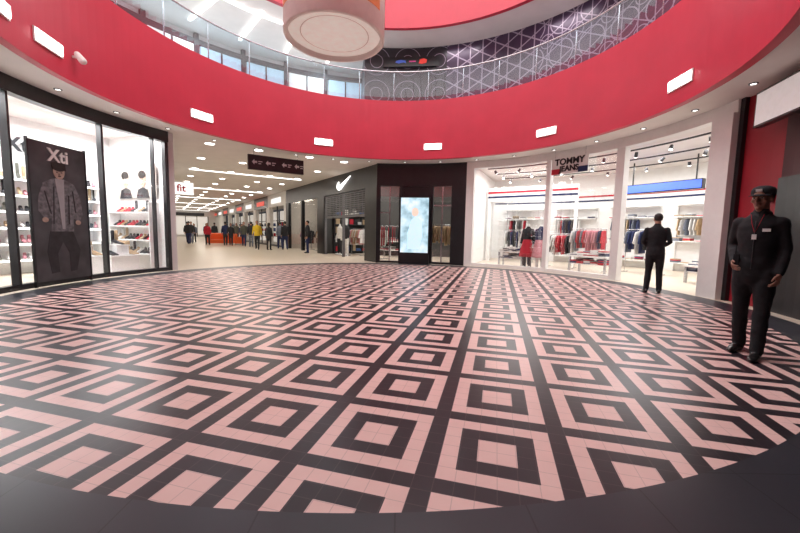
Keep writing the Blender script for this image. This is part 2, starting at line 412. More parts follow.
def hand_mesh():
    if 'hand' in BC: return BC['hand']
    b=MB()
    b.tube([(0,0,.03),(0,0,0),(0,0,-.045),(.002,0,-.085)],[(.024,.027),(.022,.028),(.017,.040),(.014,.042)],14)
    for y,L in((.031,.066),(.0105,.076),(-.0105,.070),(-.031,.054)):
        p=[Vector((.002,y*.95,-.075))]; a=0.15
        for q in(.45,.32,.26):
            a+=.33; p.append(p[-1]+Vector((-sin(a)*L*q*1.05,y*.03,-cos(a)*L*q*1.05)))
        b.tube(p,[.0092,.0088,.008,.0068],8)
    b.tube([(0,.022,-.018),(-.010,.048,-.045),(-.018,.058,-.072),(-.024,.058,-.092)],[.014,.012,.0100,.008],8)
    me=voxel(b,.0038,0,'hand',1); me.materials.append(M_skin); BC['hand']=me; return me
def person(name,x,y,face,h=1.78,pose='stand',top=M_cloth_k,bot=M_trous,shoe=M_shoe,skin=None,vs=.022,disp=0.0,fem=False,headturn=0,hair=True,long=False,cap=False,mannequin=False,slim=1.0,z0=0.0):
    hd=math.degrees(math.atan2(-face[0],face[1])); s=h/1.78
    E=empty(name,Matrix.Translation((x,y,z0))@Matrix.Rotation(radians(hd),4,'Z')@Matrix.Scale(s,4))
    def put(nm,me,M=Matrix.Identity(4)):
        o=bpy.data.objects.new(nm,me); scene.collection.objects.link(o); o.parent=E; o.matrix_local=M; return o
    me=bodymesh(pose,vs,disp,fem,slim).copy()
    for i,m in enumerate((top,bot,shoe)): me.materials[i]=m
    put('body',me)
    HM=Matrix.Translation((0,.02,1.652))@Matrix.Rotation(radians(headturn),4,'Z')
    if mannequin:
        n=MB(); n.tube([(0,0,1.46),(0,0,1.55),(0,0,1.58)],[.056,.050,.048],18); put('neck',n.mesh('neck',[M_mann]))
    else:
        sk,fe,hm,lm=head_meshes()
        if skin: sk=sk.copy(); sk.materials[0]=skin
        put('head',sk,HM); put('face',fe,HM)
        if long: put('hair',lm,HM)
        elif hair: put('hair',hm,HM)
    hand=hand_mesh()
    if mannequin: hand=hand.copy(); hand.materials[0]=M_mann
    elif skin: hand=hand.copy(); hand.materials[0]=skin
    for (el,wr),sx in zip(POSES[pose]['arm'],(1,-1)):
        el=Vector(el);wr=Vector(wr); d=(wr-el).normalized(); z=-d
        yv=Vector((0,1,0.35)); 
        yv=(yv-z*yv.dot(z))
        if yv.length<.2: yv=Vector((0,0,1))-z*z.z
        yv.normalize(); xv=yv.cross(z)
        R=Matrix.Identity(4)
        X=xv if sx>0 else -xv
        for i in range(3): R[i][0]=X[i];R[i][1]=yv[i];R[i][2]=z[i];R[i][3]=(wr+d*.015)[i]
        put('hand_r' if sx>0 else 'hand_l',hand,R)
    if cap:
        c=MB(); c.lathe((0,-.012,.050),[(.094,-.012),(.097,.01),(.095,.04),(.08,.065),(.045,.082),(.0,.087)],28,0)
        vs_=[];n=14
        for i in range(n+1):
            a=pi*(.14+.72*i/n); vs_+=[(.092*cos(a),-.012+.098*sin(a),.043),(.092*cos(a),-.012+.098*sin(a)+.075*sin(a)**.6,.025)]
        vs2=[(a_,b_,c_-.006) for a_,b_,c_ in vs_]
        c.add(vs_+vs2,[(2*i,2*i+2,2*i+3,2*i+1) for i in range(n)]+[(2*n+2+2*i,2*n+2+2*i+1,2*n+2+2*i+3,2*n+2+2*i+2) for i in range(n)]+[(2*i+1,2*i+3,2*n+2+2*i+3,2*n+2+2*i+1) for i in range(n)],0,True)
        c.boxM(Matrix.Translation((0,.088,.080))@Matrix.Rotation(-.35,4,'X'),-.025,.025,-.006,.002,-.012,.012,1)
        put('cap',c.mesh('cap',[M_cloth_k,CL[2]]),HM)
    return E,put
G,put=person('security_guard',3.76,3.80,(-.86,-.51),1.79,'guard',vs=.0131,disp=.016,headturn=-6,cap=True,hair=True,slim=.88,skin=M_skin2)
c=MB()
c.boxM(Matrix.Translation((-.085,.122,1.33))@Matrix.Rotation(-.05,4,'X'),-.030,.030,-.005,.008,-.015,.015,0)
c.tube([(-.05,.10,1.49),(-.03,.128,1.40),(0,.135,1.30),(.03,.128,1.40),(.05,.10,1.49)],[.003]*5,6,1)
c.boxM(Matrix.Translation((0,.135,1.26)),-.018,.018,-.004,.006,-.026,.026,0)
c.tube([(0,.126,1.42),(0,.135,1.28),(0,.128,1.1),(0,.134,.93)],[.004]*4,6,3)
c.tube([(-.078,.0,1.50),(-.05,.062,1.495),(0,.080,1.475),(.05,.062,1.495),(.078,0,1.50),(.05,-.07,1.52),(-.05,-.07,1.52),(-.078,.0,1.50)],[(.010,.018)]*8,8,2)
c.boxM(Matrix.Translation((.09,.235,1.01)),-.022,.022,-.015,.015,-.05,.07,2); c.tube([(.10,.235,1.07),(.10,.235,1.17)],[.006,.004],6,2)
put('badge_radio',c.mesh('acc',[CL[2],CL[0],M_cloth_k,M_dgrey]))
person('man_in_suit',5.70,8.05,(.45,.80),1.78,'clasp',vs=.014,disp=.010,headturn=12)
crowd=[(-5.15,20.0,(-.6,-.2),'stand',3,1,False),(-8.9,22.4,(.3,-1),'walk',7,3,False),(-8.1,22.2,(.2,1),'stand',3,3,True),(-8.0,24.0,(-.4,.8),'walk',4,1,False),(-7.3,22.8,(-.4,.8),'walk',3,1,False),
(-15.0,33,(.4,-1),'walk',9,3,False),(-13.4,30.5,(.4,-1),'walk',1,3,True),(-17.0,33,(-.4,1),'stand',3,1,False),(-19.0,35.5,(.4,-1),'walk',0,3,False),(-18.3,32,(.3,-1),'stand',4,3,True),
(-18.3,31,(-.3,1),'walk',3,3,False),(-12.3,31,(.4,-1),'stand',2,6,False),(-21,39,(.4,-1),'walk',1,3,False),(-19,42,(.4,-1),'walk',5,3,True),(-17,41,(-.4,1),'walk',3,1,False),(-17.1,29.5,(.4,-1),'walk',3,4,False),(-14,35.5,(.4,-1),'walk',3,3,True),(-16.3,36,(.4,-1),'walk',0,1,True),(-11.5,26.5,(.4,-1),'walk',9,1,False),
(-12.6,26.8,(.4,-1),'walk',3,3,True),(-13.2,27.2,(-.4,1),'walk',1,3,False),(-16.6,28.3,(-.4,1),'walk',3,1,False),(-14.6,27.3,(.4,-1),'stand',0,3,True),(-10.6,25.6,(-.4,1),'walk',3,4,False)]
for x,y,f,p,t,bt,fem in crowd:
    person('shopper',x,y,f,1.68 if fem else 1.80,p,CL[t],CL[bt],vs=.03,fem=fem,long=fem)
# ---------------------------------------------------------------- left shoe shop
b=MB(); b.arc(-112,-66,6.9,7.1,3.66,ZC,0); b.arc(-112,-66,6.93,7.07,0,.10,0)
for a,w in((-66.4,.8),(-80.5,.45),(-97.5,.4),(-111,.8),(-69.4,.25)): b.arc(a-w/2,a+w/2,6.93,7.07,.1,3.66,0)
b.arc(-112,-66,6.99,7.005,.1,3.66,1); b.obj('window_1',[M_black,M_glass])
b=MB(); b.arc(-112,-63,9.6,9.75,0,ZC,0); b.boxM(FA(-112.3,8.4),-.06,.06,0,ZC,-1.4,1.4,0); b.boxM(FA(-66.3,8.35),-.03,.03,0,ZC,-1.25,1.25,0)
b.obj('wall_left',[M_shopw])
def shoe(mb,M,L,mi,heel=0):
    t=MB(); t.tube([(0,-.11,.05+heel),(0,-.03,.045+heel*.7),(0,.06,.035+heel*.1),(0,.13,.022)],[(.03,.04),(.033,.04),(.04,.03),(.026,.016)],8)
    t.tube([(0,-.10,.06+heel),(0,-.10,.10+heel+L)],[(.030,.035),(.032,.038)],8)
    if heel: t.tube([(0,-.12,.02),(0,-.12,heel)],[.008,.014],6)
    mb.add([M@Vector(v) for v in t.v],t.f,mi,True)
b=MB()
for z in(.35,.75,1.15,1.55,1.95,2.35):
    b.arc(-110,-69,9.2,9.6,z,z+.035,0,)
    b.arc(-110,-69,9.19,9.2,z-.02,z+.0,1)
for a in range(-110,-66,8): b.arc(a,a+.5,9.2,9.6,0,2.7,0)
ra=radians(-66.8); ME=frame(P(-66.8,8.35),(-sin(ra),-cos(ra),0))
for z in(.45,.85,1.25,1.65): b.boxM(ME,-.8,1.05,z,z+.03,.0,.30,0)
for x in(-.82,1.05): b.boxM(ME,x,x+.03,0,1.95,0,.30,0)
b.obj('display_shelf',[M_shopw,M_lampw])
b=MB()
for z in(.385,.785,1.185,1.585,1.985,2.385):
    a=-109.0
    while a<-69.5:
        if random.random()<.85:
            boot=.18 if random.random()<.15 else 0
            for da in(0,.75):
                shoe(b,Matrix.Translation(P(a+da,9.36,z))@Matrix.Rotation(radians(-a+150+random.uniform(-8,8)),4,'Z')@Matrix.Scale(1.15,4),boot,random.choice([0,1,2,3,4,5,1,0,3]),.05 if random.random()<.3 else 0)
        a+=2.0
Xr=Matrix.Rotation(-pi/2,4,'X')
for z in(.48,.88,1.28,1.68):
    x=-.65
    while x<1.0:
        shoe(b,ME@Matrix.Translation((x,z,.16))@Xr@Matrix.Rotation(pi+.5,4,'Z')@Matrix.Scale(1.1,4),.16 if random.random()<.3 else 0,random.choice([0,1,2,4,5,0]),.03); x+=.17
b.obj('shoe_assortment',[CL[3],CL[5],CL[2],CL[8],CL[0],CL[9]])
for a,R in((-73,7.8),(-78.5,8.1),(-102,7.8)):
    E=empty('display_plinth',FA(a,R))
    b=MB()
    b.boxM(I,-.45,.45,0,.06,-.3,.3,0); b.boxM(I,-.38,.38,.06,.42,-.24,.24,0); b.boxM(I,-.42,.42,.42,.46,-.28,.28,0)
    b.boxM(I,-.16,.16,.46,.72,-.15,.15,0); b.boxM(I,-.18,.18,.72,.75,-.17,.17,0)
    o=b.obj('block',[M_shopw]); o.parent=E
    b=MB(); X=Matrix.Rotation(-pi/2,4,'X')
    for x,y,z in((-.32,.46,.05),(-.22,.46,.05),(.24,.46,.05),(.34,.46,.05),(-.04,.75,0),(.06,.75,0)):
        shoe(b,Matrix.Translation((x,y,z))@X@Matrix.Rotation(pi+.3,4,'Z')@Matrix.Scale(1.2,4),.16,0 if x<0 else 1,.04)
    o=b.obj('boots',[CL[3],CL[5]]); o.parent=E
PA=-90.2
E=empty('fashion_poster',FA(PA,6.82,.10)); b=MB()
b.boxM(I,-.62,.62,0,2.80,-.03,0,0)
b.boxM(I,-.65,-.62,-.1,2.83,-.04,.01,1); b.boxM(I,.62,.65,-.1,2.83,-.04,.01,1)
o=b.obj('board',[mat('poster_grey',(.055,.055,.06),.35,var=.45,scale=2.5),M_black]); o.parent=E
b=MB()
S=Matrix.Translation((-.02,.05,0))@Matrix.Diagonal((1.12,1.02,1,1))
def sp(pts,m,z,MM=None): b.prism(pts,MM or S,z,z+.003,m)
def oval(x,y,rx,ry,n=24): return [(x+rx*cos(2*pi*i/n),y+ry*sin(2*pi*i/n)) for i in range(n)]
sp([(-.30,1.18),(-.44,1.35),(-.42,1.62),(-.32,1.90),(-.12,2.02),(.10,2.02),(.30,1.94),(.42,1.68),(.46,1.32),(.36,1.12),(.26,1.22),(.24,.95),(-.22,.93),(-.2,1.22)],0,.001)
sp([(-.09,2.02),(-.03,1.5),(0,1.0),(.06,1.0),(.09,2.02)],1,.004)
sp([(-.24,.95),(.22,.95),(.36,.55),(.26,.12),(.12,.10),(.12,.5),(.0,.74),(-.12,.5),(-.10,.12),(-.26,.1),(-.32,.55)],2,.002)
sp(oval(0,2.16,.115,.15),3,.006); sp(oval(.0,2.26,.14,.09),4,.009); sp([(-.12,2.2),(-.15,2.32),(-.02,2.38),(.13,2.34),(.14,2.2),(.06,2.26),(-.05,2.25)],4,.012)
sp(oval(-.045,2.15,.02,.010,10),4,.013); sp(oval(.045,2.15,.02,.010,10),4,.013); sp(oval(0,2.075,.035,.010,10),4,.013); sp(oval(0,2.11,.014,.02,10),5,.013)
sp(oval(.34,1.14,.06,.05),3,.008); sp(oval(-.32,1.18,.06,.05),3,.008)
for x0,y0,x1,y1 in((-.3,1.75,-.2,1.3),(.26,1.8,.3,1.35),(-.12,1.85,-.16,1.1),(.17,1.7,.15,1.1)):
    sp([(x0-.012,y0),(x0+.012,y0),(x1+.012,y1),(x1-.012,y1)],2,.006)
o=b.obj('portrait',[mat('ph_jacket',(.12,.12,.13),.5,var=.5,scale=12),mat('ph_shirt',(.30,.30,.31),.5),mat('ph_jeans',(.018,.018,.022),.5,var=.4),mat('ph_skin',(.34,.25,.20),.5,var=.2,scale=10),M_hair,mat('ph_shade',(.2,.13,.1),.5)]); o.parent=E
text('lettering','Xti',.36,FA(PA,6.83,0)@Matrix.Translation((-.02,2.66,.02)),M_white,E)
E=empty('wall_picture',ME@Matrix.Translation((.1,2.2,.04))); b=MB(); b.boxM(I,-.95,.95,-.1,.85,-.02,0,0)
for x in(-.45,.35):
    sp([(x-.3,-.1),(x-.22,.15),(x,.22),(x+.22,.15),(x+.3,-.1)],1,.01,I); sp(oval(x,.42,.15,.2),2,.015,I); sp(oval(x,.58,.17,.12),3,.02,I)
    for dx in(-.055,.055): sp(oval(x+dx,.43,.022,.010,10),3,.022,I)
    sp(oval(x,.31,.04,.012,10),4,.022,I)
o=b.obj('canvas',[mat('pic_bg',(.6,.55,.5),.5),CL[3],mat('pic_skin',(.7,.45,.33),.5),M_hair,M_lip]); o.parent=E
text('wall_lettering','Xti',.5,FA(-80,9.5,3.25),CL[3],None,.02)
# ---------------------------------------------------------------- dark sports shop (front arc)
b=MB()
b.arc(-5.3,24.2,6.9,7.15,3.08,ZC,0)
for a0,a1 in((-5.4,-4.0),(2.2,3.6),(11.8,13.4),(19.5,24.2)): b.arc(a0,a1,6.9,7.15,0,3.08,0)
b.arc(-5.3,24.2,6.93,7.1,0,.08,0)
b.arc(3.6,11.8,6.98,7.1,.08,3.08,0)
def wbox(s0,s1,z0,z1,mi=0,t0=0,t1=.2): b.boxM(FC(0),-s1,-s0,z0,z1,-t1,-t0,mi)
wbox(0,12.5,3.08,ZC); wbox(0,1.0,0,3.08); wbox(5.6,6.6,0,3.08); wbox(12,12.6,0,3.08); wbox(9.2,9.4,0,3.08)
b.obj('wall_front',[M_black])
b=MB(); b.arc(-4,2.2,7.0,7.01,.08,3.08); b.arc(13.4,19.5,7.0,7.01,.08,3.08)
wbox(6.6,12,.05,3.08,0,.08,.09); b.obj('window_2',[M_glass])
b=MB(); b.arc(-4,-.8,6.96,7.0,2.0,2.04); b.arc(13.4,19.5,6.96,7.0,2.3,2.36); b.arc(16.3,16.7,6.96,7.02,.08,3.08); b.arc(-1,-.7,6.96,7.02,.08,3.08); b.obj('window_frame_2',[M_steel])
b=MB()
for i in range(12):
    z=1.98+i*.092; b.boxM(FC(0),-5.6,-1.0,z,z+.040,-.08,-.05)
for i in range(12): b.boxM(FC(0),-1.0-i*.4-.03,-1.0-i*.4,1.98,3.08,-.11,-.09)
b.boxM(FC(0),-5.6,-1.0,1.90,1.98,-.12,-.03); 
for s in(1.0,3.3,5.55): b.boxM(FC(0),-s-.05,-s,0,3.08,-.16,-.03)
b.obj('roller_shutter',[M_shut])
E=empty('logo_sign',FC(3.2,-.02,3.52))
pts=[(-.55,-.10),(-.50,-.20),(-.36,-.26),(-.2,-.24),(.75,.20),(-.12,-.04),(-.28,-.08),(-.38,-.04),(-.36,.08),(-.5,.0)]
b=MB(); b.prism([(x*1.15,y*1.2) for x,y in pts],I,.0,.04); o=b.obj('swoosh',[M_lampw]); o.parent=E
b=MB(); b.arc(-4,24.2,11.6,11.7,0,ZC,0); b.boxM(FC(6.1,0),-.08,.08,0,ZC,-6,-.2,0); b.boxM(FC(0,2.6),-12.5,-6.2,0,ZC,-.1,0,1); b.boxM(FC(12.55,0),-.08,.08,0,ZC,-2.7,-.2,1)
b.obj('wall_sports_shop',[mat('greywall',(.06,.058,.056),.6),mat('cream_wall',(.60,.55,.48),.6)])
def goods_shelf(M,W,cols):
    E=empty('goods_shelving',M); b=MB()
    for y in(.1,.6,1.1,1.6,2.1,2.6): b.boxM(I,-W,W,y,y+.04,-.4,.1,0)
    for k in range(5): x=-W+k*(2*W-.04)/4; b.boxM(I,x,x+.04,0,2.7,-.4,.1,0)
    o=b.obj('shelves',[M_dgrey]); o.parent=E; b=MB()
    for y in(.14,.64,1.14,1.64,2.14):
        x=-W+.1
        while x<W-.25:
            w_=random.uniform(.12,.3); h_=random.uniform(.12,.36)
            b.boxM(I,x,min(x+w_,W-.06),y,y+h_,-.3,.05,random.randrange(6)); x+=w_+.05
    o=b.obj('goods',[CL[c] for c in cols]); o.parent=E
goods_shelf(FC(9.3,2.1),2.6,(0,2,5,3,8,7))
# shelving on the partition seen through the half-lowered shutter
goods_shelf(frame(N0+D*5.9+NN*2.4,NN),1.7,(2,0,3,2,5,6))
E=empty('advertising_screen',FA(7.6,6.70,0)); b=MB()
b.boxM(I,-.60,.60,.0,.42,-.16,.0,0); b.boxM(I,-.60,.60,.42,2.65,-.14,0.0,0); o=b.obj('housing',[M_black]); o.parent=E
b=MB(); b.boxM(I,-.55,.55,.45,2.61,.0,.012,0); o=b.obj('panel',[M_scr]); o.parent=E
b=MB(); b.prism([(-.25,.6),(-.28,1.2),(-.12,1.75),(.05,1.9),(.3,1.7),(.33,1.1),(.18,.6)],I,.013,.016,0); b.prism(oval(.02,2.05,.13,.17),I,.013,.016,1)
o=b.obj('advert_figure',[mat('ad_fig',(.5,.7,.8),.5,em=(.52,.74,.84),es=.7),mat('ad_skin',(.7,.55,.45),.5,em=(.8,.62,.52),es=.6)]); o.parent=E
# ---------------------------------------------------------------- clothing items
def garment(mb,M,mi,L=.68,w=.21):
    poly=[(-.04,0),(-w,-.05),(-w-.09,-.42),(-w-.01,-.45),(-w+.03,-.2),(-w+.02,-L),(w-.02,-L),(w-.03,-.2),(w+.01,-.45),(w+.09,-.42),(w,-.05),(.04,0)]
    mb.prism(poly,M,-.014,.014,mi)
def rack(name,M,L=1.3,H=1.45,cols=(0,1,2,3),n=14):
    E=empty(name,M); b=MB()
    for x in(-L/2,L/2):
        b.tube([(x,0,0),(x,H,0)],[.014,.014],8); b.tube([(x,.02,-.22),(x,.02,.22)],[.014,.014],8)
    b.tube([(-L/2,H,0),(L/2,H,0)],[.014,.014],8)
    o=b.obj('frame',[M_steel]); o.parent=E
    b=MB()
    for i in range(n):
        x=-L/2+.08+(L-.16)*i/(n-1)
        Mx=Matrix.Translation((x,H-.05,0))@Matrix.Rotation(radians(90+random.uniform(-9,9)),4,'Y')
        garment(b,Mx,random.randrange(len(cols)),random.uniform(.6,.85))
        b.tube([Mx@Vector((0,0,0)),Mx@Vector((0,.06,0))],[.003,.003],5,0)
    o=b.obj('garments',[CL[c] for c in cols]); o.parent=E
def table(name,M,cols,L=1.4,W=.8,H=.8):
    E=empty(name,M); b=MB(); b.boxM(I,-L/2,L/2,H-.05,H,-W/2,W/2,0); b.boxM(I,-L/2+.05,L/2-.05,.30,.33,-W/2+.05,W/2-.05,0)
    for x in(-1,1):
        for z in(-1,1): b.boxM(I,x*(L/2-.05)-.03,x*(L/2-.05)+.03,0,H-.05,z*(W/2-.05)-.03,z*(W/2-.05)+.03,1)
    o=b.obj('table',[M_shopw,M_steel]); o.parent=E; b=MB()
    for y0 in(.33,H):
        for i in range(5):
            for z in(-.2,.17):
                x=-L/2+.17+i*(L-.34)/4
                for k in range(random.randint(2,5)):
                    j=random.uniform(-.01,.01); b.boxM(I,x-.11+j,x+.11+j,y0+k*.035,y0+k*.035+.03,z-.14,z+.14,random.randrange(len(cols)))
    o=b.obj('folded_clothes',[CL[c] for c in cols]); o.parent=E
rack('clothes_rack',FA(-1,8.2),1.2,1.5,(0,3,9,0,2),12); rack('clothes_rack',FA(16,8.2),1.2,1.6,(0,7,5,5),12)
rack('clothes_rack',FC(2.2,1.3),1.4,1.4,(2,4,2,0),14); rack('clothes_rack',FC(4.4,1.4),1.4,1.4,(5,2,2,8),14)
table('display_table',FC(3.3,2.7),(0,2,2,4))
rack('clothes_rack',FC(8.0,.9),1.5,1.3,(2,5,3,4),14); rack('clothes_rack',FC(10.8,.9),1.5,1.3,(2,3,8,6),14)
def mannequin(p,face,top,bot,skirt=None,h=1.78):
    b=MB(); b.lathe((0,0,0),[(.24,0),(.24,.012),(.0,.012)],28)
    E,put=person('mannequin',p.x,p.y,face,h,'stand',CL[top],CL[bot],M_mann,vs=.024,mannequin=True,fem=True,z0=.012)
    put('base',b.mesh('base',[M_steel]),Matrix.Translation((0,0,-.012)))
    if skirt is not None:
        s=MB(); s.lathe((0,0,0),[(.165,1.06),(.185,.98),(.23,.8),(.27,.6),(.30,.42),(.29,.42),(.16,1.0)],28)
        put('skirt',s.mesh('skirt',[CL[skirt]]))
mannequin(FC(1.6,.65).translation,(-.7,-.7),2,3); mannequin(FC(5.0,.65).translation,(-.7,-.7),2,3); mannequin(FC(4.1,.6).translation,(-.7,-.7),3,2)
# ---------------------------------------------------------------- white fashion shop
b=MB()
b.arc(24.2,93.6,6.88,7.12,3.70,ZC,0)
b.arc(24.2,26.6,6.88,7.12,0,3.70,0); b.arc(89.4,93.6,6.8,7.15,0,3.70,0)
b.arc(48.6,49.8,6.9,7.1,0,3.70,0); b.arc(67.4,69.4,6.9,7.1,0,3.70,0)
b.arc(26.6,67.5,6.93,7.07,0,.12,0)
b.obj('window_frame_3',[M_white])
b=MB(); b.arc(26.6,48.6,7.0,7.012,.12,3.70); b.arc(49.8,67.4,7.0,7.012,.12,3.70); b.obj('window_3',[M_glass])
b=MB(); b.arc(24,97,12.4,12.55,0,ZC,0); b.boxM(FA(24.3,9.8),-.07,.07,0,ZC,-2.65,2.65,0); b.boxM(FA(93.6,9.8),-.05,.05,0,ZC,-2.65,2.65,0)
b.arc(25,93,12.36,12.4,2.98,3.04,1); b.arc(25,93,12.36,12.4,2.78,2.84,2)
b.obj('wall_fashion_shop',[M_shopw,CL[0],CL[1]])
b=MB(); M=FA(36,10.2); b.boxM(M,-1.9,1.9,2.75,3.35,-.1,.1,0); b.boxM(M,-1.9,1.9,3.1,3.18,.1,.12,1); b.boxM(M,-1.9,1.9,2.90,2.98,.1,.12,2)
for x in(-1.9,1.8): b.boxM(M,x,x+.1,0,2.75,-.1,.1,0)
b.obj('shop_portal',[M_shopw,CL[0],CL[1]])
b=MB(); M=FA(62,10.6,2.98); b.boxM(M,-1.2,1.2,-.16,.16,-.1,.1,0); b.boxM(M,-1.18,1.18,-.13,.13,.1,.13,1); b.boxM(M,-1.0,-.97,.16,.96,-.02,.02,0); b.boxM(M,.97,1.0,.16,.96,-.02,.02,0)
b.obj('light_box',[M_black,M_blueL])
for a in(32,43,54,65,76,86):
    E=empty('wall_shelving',FA(a,12.1)); b=MB()
    for x in(-.9,.9): b.boxM(I,x-.02,x+.02,0,2.5,-.25,-.2,0)
    for y in(.3,1.1,2.0,2.45): b.boxM(I,-.9,.9,y,y+.03,-.25,.12,0)
    o=b.obj('shelves',[M_shopw]); o.parent=E; b=MB(); 
    for i in range(8):
        garment(b,Matrix.Translation((-.7+i*.13,1.95,-.03))@Matrix.Rotation(radians(90+random.uniform(-15,15)),4,'Y'),random.randrange(5),.6,.14)
    for y in(.33,1.13,2.03):
        for i in range(5):
            for k in range(random.randint(1,4)): b.boxM(I,-.75+i*.36-.12,-.75+i*.36+.12,y+k*.035,y+k*.035+.03,-.18,.08,random.randrange(5))
    o=b.obj('garments',[CL[c] for c in random.sample([0,1,2,3,4,2,2,5],5)]); o.parent=E
rack('clothes_rack',FA(33,10.6),1.3,1.45,(2,1,2,3),10); rack('clothes_rack',FA(53.5,8.8),1.2,1.5,(8,1,2,4,0),11); rack('clothes_rack',FA(62,9.8),1.2,1.5,(1,4,3,2),10)
rack('clothes_rack',FA(84,9.8),1.2,1.5,(3,1,3,8)); rack('clothes_rack',FA(46,9.3),1.0,1.3,(0,2,3),10)
table('display_table',FA(57.5,8.0),(1,2,0,4),1.3,.7,.6); table('display_table',FA(79,9.0),(1,2,8,4),1.5,.8,.5); table('display_table',FA(36,8.2),(1,2,2,3),1.0,.6,.6)
mannequin(P(41.5,7.7),(-.6,-.7),3,3,0); mannequin(P(45.0,7.7),(-.7,-.6),1,2,8); mannequin(P(39.5,8.3),(-.4,-.8),2,1)
mannequin(P(86.5,8.2),(-.9,-.1),3,1); mannequin(P(84.0,8.7),(-.9,-.3),0,1); mannequin(P(80.5,10.4),(-.9,-.3),3,6); mannequin(P(72.5,10.6),(-.8,-.5),3,1)
E=empty('track_lighting'); b=MB()
for R in(8.2,9.6,11.0):
    b.arc(28,90,R-.02,R+.02,ZC-.10,ZC-.06,0); 
    for a in range(30,90,7):
        p=P(a,R,ZC-.16); q=p+Vector((random.uniform(-.08,.08),random.uniform(-.08,.08),-.12))
        b.tube([p,q],[.045,.055],10,0,cap=False); b.tube([q,q+(q-p).normalized()*.012],[.045,.045],10,1,cap=False)
b.obj('spots',[M_dgrey,M_lamp],E)
E=empty('hanging_shop_sign',FA(55.5,6.78,3.45)); b=MB()
b.boxM(I,-.60,.60,-.25,.27,-.03,0,0); b.boxM(I,-.60,-.3,-.25,-.08,0,.01,1); b.boxM(I,.3,.6,-.25,-.08,0,.01,2)
for x in(-.5,.5): b.tube([(x,.27,-.015),(x,.5,-.015)],[.006,.006],6,3)
o=b.obj('board',[M_white,CL[0],CL[1],M_steel]); o.parent=E
Mx=FA(55.5,6.78,3.45)
text('lettering_1','TOMMY',.27,Mx@Matrix.Translation((0,.12,.005)),CL[3],E); text('lettering_2','JEANS',.24,Mx@Matrix.Translation((0,-.10,.01)),CL[3],E)
# ---------------------------------------------------------------- right red wall
b=MB(); b.arc(93.6,101.5,7.0,7.2,0,ZC,0); b.arc(101.5,112.5,7.0,7.2,0,ZC,1); b.arc(93.5,94.4,6.92,7.0,0,ZC,2); b.arc(101.5,112,6.96,7.0,0,2.3,2); b.boxM(FA(112.5,9.1),-.08,.08,0,ZC,-2.0,2.0,1)
b.obj('wall_right',[M_redw,mat('wall_dark_red',(.06,.008,.012),.5),M_black])
E=empty('wall_display',FA(105.5,6.62,3.50)); b=MB(); b.boxM(I,-.70,.70,-.30,.30,-.12,0,0); b.boxM(I,-.66,.66,-.265,.265,0,.012,1); b.boxM(I,-.1,.1,-.08,.08,-.38,-.12,0)
o=b.obj('panel',[M_black,mat('panel_white',(.75,.75,.74),.5,em=(1,.99,.97),es=.22)]); o.parent=E
b=MB(); b.boxM(FA(100,6.97,2.0),-.12,.12,-.1,.12,0,.03); b.obj('notice_sign',[CL[8]])
# ---------------------------------------------------------------- corridor
b=MB(); M=frame(L0,D)
b.boxM(M,0,52,0,ZC,.0,.2,0)
for i in range(8):
    s=1.5+i*6; b.boxM(M,s,s+4.6,.1,3.0,-.02,0,1); b.boxM(M,s,s+4.6,3.1,3.5,-.03,0,2 if i%2 else 3)
b.obj('wall_corridor_left',[M_white,mat('shop_glow',(.8,.8,.8),.4,em=(1,.93,.84),es=.4),M_black,CL[0]])
b=MB()
for i in range(8):
    s0=12.6+i*5
    wbox(s0,s0+5,3.0,ZC,0 if i%2==0 else 2,0,.3); wbox(s0,s0+.5,0,3.0,0,0,.3); wbox(s0+4.5,s0+5,0,3.0,0,0,.3)
    wbox(s0+.5,s0+4.5,0.08,3.0,3,2.2,2.3); wbox(s0+.5,s0+4.5,.0,.08,1,0.0,.3); wbox(s0+2.45,s0+2.55,0,3.0,1,.05,.12)
    wbox(s0+1.2,s0+3.8,3.25,3.6,4 if i%2 else 5,-.04,0)
    for z in(.6,1.1,1.6,2.1): wbox(s0+.6,s0+4.4,z,z+.04,1,1.8,2.2)
    for z in(.64,1.14,1.64): 
        for k in range(12): wbox(s0+.7+k*.3,s0+.9+k*.3,z,z+random.uniform(.15,.35),6+random.randrange(4),1.85,2.1)
b.boxM(FC(52.5),-3,9,0,ZC,-.2,0,0)
b.obj('wall_corridor_right',[M_white,M_dgrey,M_black,mat('shop_glow2',(.8,.8,.8),.4,em=(1,.92,.82),es=.4),mat('sign_red',(.6,.05,.05),.5,em=(1,.15,.1),es=.5),mat('sign_white',(.8,.8,.8),.5,em=(1,1,1),es=.8),CL[0],CL[3],CL[5],CL[6]])
Me=frame(N0+D*51-NN*8,NN); b=MB(); b.boxM(Me,0,9,0,ZC,-.2,0,0); b.boxM(Me,1,7,.3,3.0,0,.05,1); b.boxM(Me,1.5,6.5,3.15,3.6,0,.08,2)
for x in(1,2.5,4,5.5,7): b.boxM(Me,x-.05,x+.05,0,3.1,.0,.1,2)
b.obj('wall_corridor_end',[M_white,MATS['shop_glow'],M_dgrey])
b=MB()
for i in range(17):
    for j,o_ in enumerate((-1.2,-2.6,-4.4,-5.9)):
        p=N0+D*(.5+i*2.9)+NN*o_+Vector((0,0,ZC-.012)); b.lathe(p,[(0,0),(.10,0),(.13,.006),(.14,.012)],16)
b.obj('recessed_downlight',[M_lamp])
b=MB()
for i in range(6):
    p=N0+D*(6.6+i*8.7)-NN*3.5; M=frame(Vector((p.x,p.y,ZC-.03)),NN); b.boxM(M,-2.6,2.6,0,.025,-.05,.05)
b.obj('linear_light',[M_lampw])
E=empty('direction_sign',frame(Vector((-4.42,12.95,3.53)),NN)); b=MB(); b.boxM(I,-.95,.95,-.26,.24,-.06,.06,0)
for x in(-.75,.75): b.tube([(x,.22,0),(x,.40,0)],[.01,.01],6,1)
